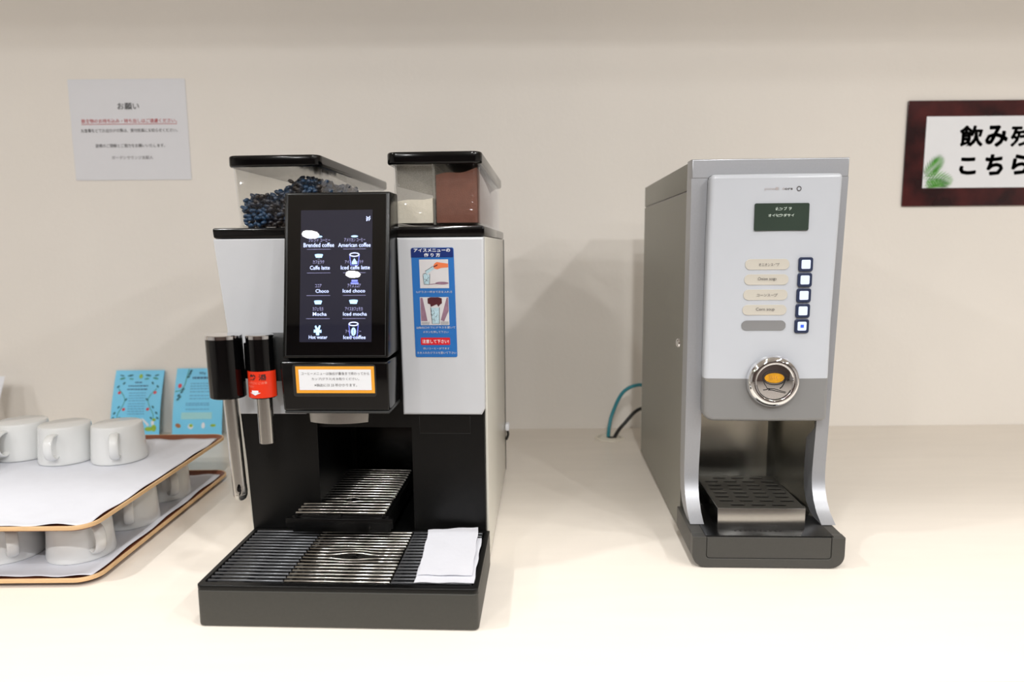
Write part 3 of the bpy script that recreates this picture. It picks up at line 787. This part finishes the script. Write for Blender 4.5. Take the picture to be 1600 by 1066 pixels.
# refine so that the face can bulge gently
bmesh.ops.triangulate(cvb, faces=[f for f in cvb.faces if len(f.verts) > 4])
for xc in [.030+.012*i for i in range(12)]:
    bmesh.ops.bisect_plane(cvb, geom=cvb.verts[:]+cvb.edges[:]+cvb.faces[:], plane_co=(xc, 0, 0), plane_no=(1, 0, 0))
for zc in (.30, .40):
    bmesh.ops.bisect_plane(cvb, geom=cvb.verts[:]+cvb.edges[:]+cvb.faces[:], plane_co=(0, zc, 0), plane_no=(0, 1, 0))
bmesh.ops.bisect_plane(cvb, geom=cvb.verts[:]+cvb.edges[:]+cvb.faces[:], plane_co=(0, .2270, 0), plane_no=(0, 1, 0))
up = cvb.copy()
bmesh.ops.delete(up, geom=[f for f in up.faces if f.calc_center_median().y < .2270], context='FACES')
bmesh.ops.delete(cvb, geom=[f for f in cvb.faces if f.calc_center_median().y >= .2270], context='FACES')
for b_ in (up, cvb):
    for v in b_.verts: v.co = cov(v.co.x, v.co.y, v.co.z)
cw = finish(up, 'front_cover', M['cover_white'], sm, angle=40)
finish(cvb, 'lower_cover', M['cover_grey'], sm, angle=40)
plate('cover_gap', M['dark_grey'], sm, [rr(.0190, .1745, .1790, .4836, .005, 4)], .0030, front((0, .0022, 0)))
def cf(x, z, h=0):      # printing on the bulging cover face
    return cov(x-(.0048*max(0, z-.30)/.18 if x > .1 else .0012*max(0, z-.40)/.08), z, .0200+h) - Vector((0, 0, 0))
# the cover front lies at h = .020
lc = plate('text_display', M['lcd'], sm, [rr(.0718, .4136, .1386, .4472, .002, 3)], .0012, cf, .0003, 1, lift=.0006)
text('カップ ヲ', M['lcd_text'], lc, cf, .0975, .1165, .4385, .4425, .0022)
text('オイテクダサイ', M['lcd_text'], lc, cf, .0885, .1200, .4305, .4342, .0022)
text('pioneerMid', M['ink_faded'], sm, cf, .0835, .1070, .4622, .4666, .0004)
text('ors', M['ink_soft'], sm, cf, .1075, .1175, .4632, .4655, .0004, .02)
Ink().line(oval_pts(.1252, .4646, .0024, .0026), .0011, True).build('logo_ring', M['ink_soft'], sm, cf, .0004)
rows = [(.0631, .1174, .3656, .3789, 'オニオンスープ'), (.0627, .1171, .3466, .3599, 'Onion soup'), (.0622, .1167, .3276, .3408, 'コーンスープ'),
        (.0617, .1163, .3086, .3216, 'Corn soup'), (.0612, .1159, .2893, .3016, None)]
for i, (a, b, z0, z1, s) in enumerate(rows):
    p_ = plate('menu_label', M['pill'] if s else M['pill_grey'], sm, [rr(a, z0, b, z1, .0062, 6)], .0010, cf, .0002, 1, lift=-.0002)
    if s: text(s, M['ink_soft'], p_, cf, a+.0165, b-.0125 if i % 2 == 0 else b-.0150, z0+.0045, z1-.0050 if i % 2 == 0 else z1-.0035, .0012)
    else: p_['label'] = 'blank grey menu label'
    c = .1373-.00035*i*1.0; z = .3719-.01935*i
    bt = plate('select_button', M['navy'], sm, [rr(c-.0090, z-.0089, c+.0090, z+.0089, .0030, 4)], .0026, cf, .0008, 2, lift=-.0002)
    plate('button_face', M['button_face'], bt, [rr(c-.0056, z-.0056, c+.0056, z+.0056, .0014, 3)], .0010, cf, .0003, 1, lift=.0020)
    if i == 4: Ink().rect(c-.0020, z-.0018, c+.0020, z+.0020).build('button_light', M['button_dot'], bt, cf, .0034)
# chrome knob with a cup emblem
kc = cf(.1025, .2244)
kb = lathe('chrome_knob', M['chrome'], sm, [(.0330, -.004), (.0335, .002), (.0328, .0055), (.0305, .0090), (.0275, .0108), (.0245, .0112), (.0232, .0104), (.0226, .0096), (.0190, .0102), (.0140, .0108), (.0070, .0113), (0, .0114)], 56, kc, 'y', 60)
def kf(a, b, h=0): return Vector((kc.x+a, kc.y-.0097-h-.0018*(1-(a*a+b*b)/.0226**2), kc.z+b))
Ink().oval(-.0014, .0058, .0125, .0066, 28).build('coffee_emblem', M['amber'], kb, kf, .0004)
Ink().line(oval_pts(-.0010, .0062, .0148, .0092, 28), .0009, True).line(oval_pts(-.0014, .0058, .0125, .0066, 28), .0005, True) \
    .line([(-.0150, .0035), (-.0132, -.0020), (-.0095, -.0078), (-.0060, -.0092)], .0008).line([(.0128, .0030), (.0108, -.0020), (.0085, -.0060), (.0060, -.0080)], .0008) \
    .line([(.0140, .0060), (.0168, .0050), (.0172, .0030), (.0150, .0015)], .0008).line([(-.0145, -.0100), (-.0100, -.0092), (-.0085, -.0078), (-.0010, -.0082), (.0070, -.0108), (.0140, -.0128), (.0130, -.0140), (.0060, -.0122), (-.0040, -.0098), (-.0085, -.0098)], .0008) \
    .line(oval_pts(0, 0, .0226, .0226, 40, PI*1.05, PI*1.85), .0007).build('cup_emblem', M['ink'], kb, kf, .0006)
I = Ink()
for dx in (-.0055, -.003, 0, .003): I.line([(-.0014+dx, .0085), (-.0020+dx, .0062), (-.0008+dx, .0040)], .0005)
I.build('emblem_swirl', M['card_brown'], kb, kf, .0006)
# lock on the left side
lathe('side_lock', M['chrome'], sm, [(0, -.0035), (.0045, -.0035), (.0062, -.0020), (.0066, 0)], 20, (0, .0625, .2618), 'x')
# base with drawer
bo = [(a, b) for a, b in rr(-.0058, .0012, .1790, .0405, (.016, .016, .001, .001), 7)]
ui = rr(.0110, .0125, .1630, .0405, (.004, .004, 0, 0), 4)
uo = rr(-.0058, .0012, .1790, .0405, (.016, .016, 0, 0), 7)
plate('base', M['base_grey'], sm, [[uo[-1]]+uo[:-1]+[ui[-2]]+ui[:-2][::-1]+[ui[-1]]], .0130, front((0, -.0690, 0)), .0006)
plate('base_rear', M['base_grey'], sm, [bo], .089, front((0, .0200, 0)), .0006)
plate('base_drawer', M['base_grey'], sm, [rr(.0116, .0131, .1624, .0399, (.0036, .0036, 0, 0), 4)], .0120, front((0, -.0695, 0)), .0005)
box('base_top', M['black'], sm, .0100, .1655, -.0800, .1300, .0400, .0414, .0004)
# drip plate with slots
def slot(cx, cy, w, d): return rr(cx-w/2, cy-d/2, cx+w/2, cy+d/2, d*.48, 3)
px0, px1, py0, py1 = .0295, .1378, -.0580, .0665
slots = []
for r_ in range(8):
    y = -.0470+.0148*r_
    for c_ in (range(3) if r_ in (0, 7) else range(4)):
        slots.append(slot((.0575 if r_ == 0 else .0580 if r_ == 7 else .0450)+.0258*c_+(.0015 if r_ % 2 else 0), y, .0190, .0060))
dp = plate('drip_plate', M['drip_dark'], sm, [rr(px0, py0, px1, py1, .001, 2)]+slots, .0016, flat(.0672), .0003, 1)
box('plate_front', M['steel'], dp, px0, px1, py0-.0012, py0, .0415, .0686, .0003)
boxes('plate_side', M['dark_chrome'], dp, [(px0, px0+.001, py0, py1, .0415, .0674), (px1-.001, px1, py0, py1, .0415, .0674), (px0, px1, py1-.001, py1, .0415, .0674)])
box('plate_well', M['black_matte'], dp, px0+.002, px1-.002, py0+.001, py1-.002, .0415, .0560)
for i in range(10):
    x = .0500+.0062*i
    me = None
    lathe('drain_hole', M['black_gloss'], dp, [(0, .0006), (.0016, .0006), (.0019, 0)], 8, (x, -.0650, .0412), 'z')

# hose, cable, grommet
g = thing('cable_grommet', 'round cream cable grommet set into the worktop between the machines', 'grommet', (.2025, -.0840, 0))
lathe('outer_ring', M['grommet'], g, [(.0232, .0006), (.0236, .0026), (.0275, .0030), (.0300, .0020), (.0306, .0001)], 36)
lathe('centre_cap', M['grommet'], g, [(0, .0014), (.0205, .0014), (.0212, .0002)], 36)
lathe('cable_slot', M['black'], g, [(0, .0017), (.0085, .0017)], 14, (.003, .002, 0))
tag(tube('water_hose', M['teal'], None, spline([(.2006, -.0765, .0014), (.2035, -.0720, .022), (.2116, -.062, .0486), (.234, -.060, .0929), (.2673, -.070, .1098), (.290, -.120, .106), (.300, -.1945, .100)], 8), .0038, 10),
    'teal water hose arching from the worktop grommet to the soup machine', 'hose')
tag(tube('power_cable', M['cable'], None, spline([(.2120, -.0860, .0014), (.2200, -.078, .012), (.2348, -.067, .0254), (.2668, -.066, .0569), (.300, -.120, .070), (.310, -.1945, .072)], 8), .0038, 10),
    'black power cable rising from the worktop grommet behind the soup machine', 'cable')

# ------------------------------------------------------------------ trays, liners, cups
TX0, TX1, TY0, TY1 = -1.06, -.4975, -.7130, -.3050
def tray(z, label):
    t = thing('serving_tray', label, 'tray', ((TX0+TX1)/2, (TY0+TY1)/2, z), 0, 'stacked serving trays')
    cx, cy = (TX0+TX1)/2, (TY0+TY1)/2
    def ring(d, zz, bm): return [bm.verts.new((p[0]-cx, p[1]-cy, zz)) for p in rr(TX0+d, TY0+d, TX1-d, TY1-d, max(.006, .026-d), 8)]
    def skin(name, m, levels, cap0=False, cap1=False):
        bm = bmesh.new(); R = [ring(d, zz, bm) for d, zz in levels]
        for a, b in zip(R, R[1:]):
            for i in range(len(a)):
                j = (i+1) % len(a); bm.faces.new((a[i], a[j], b[j], b[i]))
        if cap0: bm.faces.new(R[0])
        if cap1: bm.faces.new(R[-1])
        return finish(bm, name, m, t, angle=60)
    skin('tray_bed', M['tray_top'], [(.026, .0034), (.014, .0036), (.0085, .0060), (.0035, .0098), (.0022, .0108)], cap0=True)
    skin('tray_rim', M['tray_edge'], [(.0022, .0108), (.0006, .0112), (-.0004, .0104), (0, .0060), (.0020, .0052)])
    skin('tray_underside', M['tray_under'], [(.0020, .0052), (.0080, .0020), (.0135, .0002), (.026, 0)], cap1=True)
    return t
LOWZ, UPZ = 0.0002, .0650
tray(LOWZ, 'lower brown wooden serving tray, standing on the worktop')
tray(UPZ, 'upper brown wooden serving tray, resting on upturned cups')
def liner(z, label, seed):
    rnd = random.Random(seed); ph = [rnd.uniform(0, 6) for _ in range(6)]
    n, m_ = 70, 50; bm = bmesh.new(); g = []
    x0, x1, y0, y1 = TX0+.016, TX1-.0125, TY0+.0155, TY1-.0150
    for j in range(m_+1):
        r = []
        for i in range(n+1):
            u, v = i/n, j/n if False else j/m_
            x = x0+(x1-x0)*u; y = y0+(y1-y0)*v
            edge = min(u*(x1-x0), (1-u)*(x1-x0), v*(y1-y0), (1-v)*(y1-y0))
            e = max(0, 1-edge/.022)
            wob = .0030*e*(.5+.5*math.sin(x*95+ph[0])*math.sin(x*31+y*70+ph[1])) + .0016*e*e
            if v < .5: y += -.0020*e*math.sin(x*70+ph[2])
            x += .0015*e*math.sin(y*60+ph[3])*(1 if u > .5 else -1)
            r.append(bm.verts.new((x, y, z+wob)))
        g.append(r)
    for j in range(m_):
        for i in range(n): bm.faces.new((g[j][i], g[j][i+1], g[j+1][i+1], g[j+1][i]))
    o = finish(bm, 'tray_liner', M['liner'])
    md = o.modifiers.new('thickness', 'SOLIDIFY'); md.thickness = .0004; md.offset = 1
    return tag(o, label, 'paper liner', 'paper tray liners')
liner(LOWZ+.0038, 'white paper liner with wavy edge on the lower tray, under the shaded cups', 3)
liner(UPZ+.0038, 'white paper liner with wavy edge on the upper tray, in full light', 5)

def cup_meshes():
    h = .058
    bm = bmesh.new()
    a_lathe(bm, [(0, h), (.0340, h), (.0354, h-.0008), (.0362, h-.0030), (.0368, h-.010), (.0386, .022), (.0398, .006), (.0401, .0012), (.0396, 0),
                 (.0380, 0), (.0376, .003), (.0350, h-.010), (.0310, h-.006), (0, h-.006)], 44)
    bmesh.ops.recalc_face_normals(bm, faces=bm.faces)
    for f in bm.faces: f.smooth = True
    a = bpy.data.meshes.new('cup_bowl'); bm.to_mesh(a); bm.free(); a.materials.append(M['ceramic'])
    bm = bmesh.new()
    path = spline([(.0345, 0, .0475), (.0430, 0, .0485), (.0530, 0, .0450), (.0585, 0, .0360), (.0580, 0, .0250), (.0525, 0, .0160), (.0445, 0, .0125), (.0370, 0, .0150)], 5)
    a_tube(bm, path, .0026, 12, rx=.0066, side=(0, 1, 0))
    bmesh.ops.recalc_face_normals(bm, faces=bm.faces)
    for f in bm.faces: f.smooth = True
    b = bpy.data.meshes.new('cup_handle'); bm.to_mesh(b); bm.free(); b.materials.append(M['ceramic'])
    return a, b
CB, CH = cup_meshes()
def cup(x, y, z, ang, label, group):
    t = thing('coffee_cup', label, 'cup', (x, y, z), math.radians(ang), group)
    link('bowl', CB, t); link('handle', CH, t)
UC, LC = UPZ+.0046, LOWZ+.0046
gu, gl_ = 'upturned cups on the upper tray', 'upturned cups on the lower tray'
cup(-.6235, -.4215, UC, -67, 'white upturned cup at the right end of the row on the upper tray', gu)
cup(-.7060, -.4215, UC, -82, 'white upturned cup in the middle of the row on the upper tray', gu)
cup(-.7890, -.4000, UC, -93, 'white upturned cup third from the right on the upper tray, handle forward', gu)
cup(-.8240, -.4850, UC, -70, 'white upturned cup cut off by the left picture edge, nearest on the upper tray', gu)
cup(-.5660, -.6240, LC, -36, 'white upturned cup at the front corner of the lower tray', gl_)
cup(-.6600, -.6240, LC, -50, 'white upturned cup on the lower tray, left of the corner cup', gl_)
cup(-.5600, -.5180, LC, -62, 'white upturned cup on the lower tray, second from front along its right edge', gl_)
cup(-.5630, -.4100, LC, -48, 'white upturned cup on the lower tray, rearmost along its right edge', gl_)

# ------------------------------------------------------------------ blue cards and white card against the wall
def arc(x0, y_b, y_t, ht, bow):
    def f(a, b, h=0):
        v = b/ht; y = y_b+(y_t-y_b)*v-bow*math.sin(PI*v)
        return Vector((x0+a, y-h, b+.0004))
    return f
def card(x0, w, ht, label, m='card_blue', group='blue cards by the wall', yb=-.052, yt=-.006, bow=.006):
    s = arc(x0, yb, yt, ht, bow)
    bm = bmesh.new(); n = 12; rows_ = []
    for t in (0, -.0010):
        rows_.append([[bm.verts.new(s(w*i, ht*j/n, t)) for i in (0, 1)] for j in range(n+1)])
    for g_ in rows_:
        for j in range(n): bm.faces.new((g_[j][0], g_[j][1], g_[j+1][1], g_[j+1][0]))
    A, B = rows_
    for j in range(n):
        for k in (0, 1): bm.faces.new((A[j][k], A[j+1][k], B[j+1][k], B[j][k]))
    for j in (0, n): bm.faces.new((A[j][0], A[j][1], B[j][1], B[j][0]))
    o = finish(bm, 'leaflet_card', M[m], None, angle=50)
    tag(o, label, 'card', group)
    return o, s
W1 = .1045
c1, s1 = card(-.8560, W1, .1385, 'sky blue leaflet card framed by green vines, behind the cups')
S = lambda px, py: (px/630*W1, .1385*(1-py/800))      # card pattern laid out on a 630 x 800 grid
def leafy(I, pts, w):
    I.line([S(*q) for q in pts], w)
for f in (lambda x: x, lambda x: 630-x):
    I = Ink().line([S(f(p[0]), p[1]) for p in [(tuple(q)) for q in [(v.x, v.y) for v in spline([(70, 215, 0), (140, 290, 0), (165, 350, 0), (135, 430, 0), (85, 520, 0), (90, 620, 0)], 5)]]], .0013)
    I.build('vine_print', M['card_green'], c1, s1, .0004)
I = Ink(); J = Ink(); K = Ink()
for f, sg in ((lambda x: x, 1), (lambda x: 630-x, -1)):
    for (x, y, rx, ry, rot) in ((100, 95, 60, 14, .2), (200, 60, 62, 14, .15), (215, 100, 50, 10, -.1), (90, 60, 50, 10, -.2)):
        q = S(f(x), y); (I if y < 80 else K).oval(q[0], q[1], rx/630*W1*.62, ry/630*W1*.8, 10, rot*sg)
    for (x, y) in ((60, 190), (130, 150), (95, 430), (45, 500), (110, 560), (30, 560), (180, 340)):
        q = S(f(x), y); I.oval(q[0], q[1], .0034, .0020, 8, .8*sg)
    for (x, y) in ((85, 260), (160, 455)):
        q = S(f(x), y); J.oval(q[0], q[1], .0036, .0030, 10, .4)
I.build('leaf_print', M['card_leaf'], c1, s1, .0005); J.build('flower_print', M['card_red'], c1, s1, .0006); K.build('fern_print', M['card_green'], c1, s1, .0004)
def lines(parent, s, rows_, m, SS, hh=10):
    I = Ink()
    for (xa, xb, y) in rows_:
        x = xa
        while x < xb:
            L = random.uniform(14, 46); a = SS(x, y); b = SS(min(x+L, xb), y+hh); I.rect(a[0], b[1], b[0], a[1]); x += L+7
    I.build('text_lines', M[m], parent, s, .0004)
lines(c1, s1, [(270, 360, 135), (190, 450, 175), (180, 440, 215)], 'card_ink', S, 13)
lines(c1, s1, [(210, 430, y) for y in (260, 290, 320, 350, 385, 415, 445, 475, 505)], 'card_text', S, 9)
I = Ink(); 
for pts in ([(390, 560), (420, 565), (500, 640), (480, 660)], [(520, 600), (560, 590), (560, 650), (530, 650)]): I.poly([S(*q) for q in pts[::-1]])
I.build('bird_print', M['card_white'], c1, s1, .0005)
I = Ink().oval(*S(500, 690), .0095, .0045, 12).oval(*S(560, 680), .0055, .0070, 12).oval(*S(560, 580), .004, .003, 10); I.build('bush_print', M['card_lime'], c1, s1, .0006)
I = Ink().oval(*S(335, 70), .004, .0045, 10); I.build('crest_print', M['card_lime'], c1, s1, .0006)
c2, s2 = card(-.7240, .1055, .1415, 'sky blue leaflet card with pale text box, beside the steam wand')
S2 = lambda px, py: (px/630*.1055, .1415*(1-py/810))
I = Ink().line([S2(v.x, v.y) for v in spline([(10, 265, 0), (80, 250, 0), (125, 190, 0), (140, 100, 0), (160, 5, 0)], 6)], .0016); I.build('vine_print', M['card_green'], c2, s2, .0004)
I = Ink()
for (x, y) in ((185, 30), (160, 95), (175, 60), (110, 240), (95, 270), (60, 310), (75, 330), (55, 355)): I.oval(*S2(x, y), .0038, .0024, 8, .7)
I.build('leaf_print', M['card_leaf'], c2, s2, .0005)
Ink().oval(*S2(65, 200), .0042, .0046, 10).build('flower_print', M['card_red'], c2, s2, .0006)
text('Why', M['card_ink'], c2, s2, *[S2(290, 0)[0], S2(380, 0)[0], S2(0, 78)[1], S2(0, 40)[1]], h=.0005, bold=.02)
lines(c2, s2, [(215, 430, 98)], 'card_ink', S2, 22)
lines(c2, s2, [(200, 460, y) for y in (170, 200, 230, 265, 310, 345)]+[(160, 460, 400), (160, 460, 420), (160, 460, 470)], 'card_text', S2, 9)
Ink().rect(S2(110, 0)[0], S2(0, 590)[1], S2(500, 0)[0], S2(0, 510)[1]).build('text_box', M['card_mint'], c2, s2, .0004)
I = Ink().oval(*S2(75, 665), .0062, .0045, 12, -.4); I.build('cup_print', M['card_brown'], c2, s2, .0005)
Ink().oval(*S2(235, 675), .0058, .0055, 12).oval(*S2(395, 665), .0038, .0062, 12).build('bloom_print', M['card_white'], c2, s2, .0005)
Ink().oval(*S2(240, 665), .004, .0034, 10).oval(*S2(520, 665), .0060, .0030, 10).build('bush_print', M['card_lime'], c2, s2, .0006)
Ink().rect(S2(425, 0)[0], S2(0, 800)[1], S2(585, 0)[0], S2(0, 772)[1]).build('tab_print', M['card_white'], c2, s2, .0005)
card(-1.150, .0800, .135, 'white blank card at the far left beside the cups', 'card_white', None, yb=-.10, yt=-.045, bow=.004)

# ------------------------------------------------------------------ notices on the wall
nt_ = plate('paper_notice', M['paper_notice'], None, [rr(-.9088, .5426, -.6670, .7462, .002, 2)], .0012, front((0, -.0004, 0)), .0003, 1)
tag(nt_, 'white paper notice with red underlined line taped to the wall, upper left', 'notice')
nf = front((0, -.0018, 0))
text('お願い', M['ink'], nt_, nf, -.8096, -.7649, .6850, .6985, bold=.01)
text('飲食物のお持ち込み・持ち出しはご遠慮ください。', M['ink_red'], nt_, nf, -.8869, -.6890, .6585, .6668, bold=.008)
Ink().rect(-.8869, .6556, -.6890, .6566).build('underline', M['ink_red'], nt_, nf)
text('お食事などでお出かけの際は、受付係員にお知らせください。', M['ink'], nt_, nf, -.8890, -.6890, .6395, .6472)
text('皆様のご理解とご協力をお願いいたします。', M['ink'], nt_, nf, -.8615, -.7171, .6090, .6165)
text('ガーデンラウンジ支配人', M['ink_soft'], nt_, nf, -.8298, -.7440, .5850, .5920)
sg = plate('wall_sign', M['sign_board'], None, [rr(.8248, .4740, 1.2700, .6888, .002, 2)], .0040, front((0, -.0004, 0)), .0006, 1)
tag(sg, 'dark maroon laminated sign with black lettering and palm leaves on the wall', 'sign')
sf = front((0, -.0046, 0))
Ink().rect(.8645, .5115, 1.2300, .6568).build('sign_paper', M['print_white'], sg, sf)
for s, b in (('飲', (.9340, .5941, .9852, .6392)), ('み', (.9881, .5937, 1.0363, .6388)), ('残', (1.0406, .5932, 1.0912, .6383)), ('こ', (.9385, .5376, .9749, .5740)), ('ち', (.9921, .5358, 1.0315, .5800)), ('ら', (1.0476, .5366, 1.0844, .5795))):
    text(s, M['ink'], sg, sf, b[0]+.0020, b[2]-.0020, b[1]+.0020, b[3]-.0020, .0005, .010, fat=.0012 if s in '飲残' else .0017)
def frond(base, ang, L, curve, m, n=11):
    I = Ink(); bx, by = base
    P = []
    for i in range(n+1):
        t = i/n; a = ang+curve*t; P.append((bx, by, a, t)); bx += L/n*math.cos(a); by += L/n*math.sin(a)
    I.line([(p[0], p[1]) for p in P], .0006)
    for (x, y, a, t) in P[1:]:
        l = L*.42*math.sin(PI*min(1, .18+t*.80))**.7
        for s_ in (1, -1):
            d = a+s_*(.95-.45*t); e = (x+l*math.cos(d), y+l*math.sin(d)); w = l*.060
            mx, my = x+l*.45*math.cos(d), y+l*.45*math.sin(d); nx, ny = -math.sin(d)*w, math.cos(d)*w
            q = [(x, y), (mx+nx, my+ny), e, (mx-nx, my-ny)]
            q = [(max(.8652, a_), max(.5119, b_)) for a_, b_ in q]
            I.poly(q[::-1])
    I.build('palm_frond', M[m], sg, sf, .0006+.0001*len([1 for o in sg.children if o.name.startswith('palm_frond')]))
frond((.866, .532), .92, .056, -.1, 'palm_dark')
frond((.868, .534), .75, .050, .2, 'palm')
frond((.866, .530), .10, .060, -.45, 'palm')
frond((.868, .524), -.02, .050, -.25, 'palm_dark')
frond((.867, .515), .25, .040, -.1, 'palm')
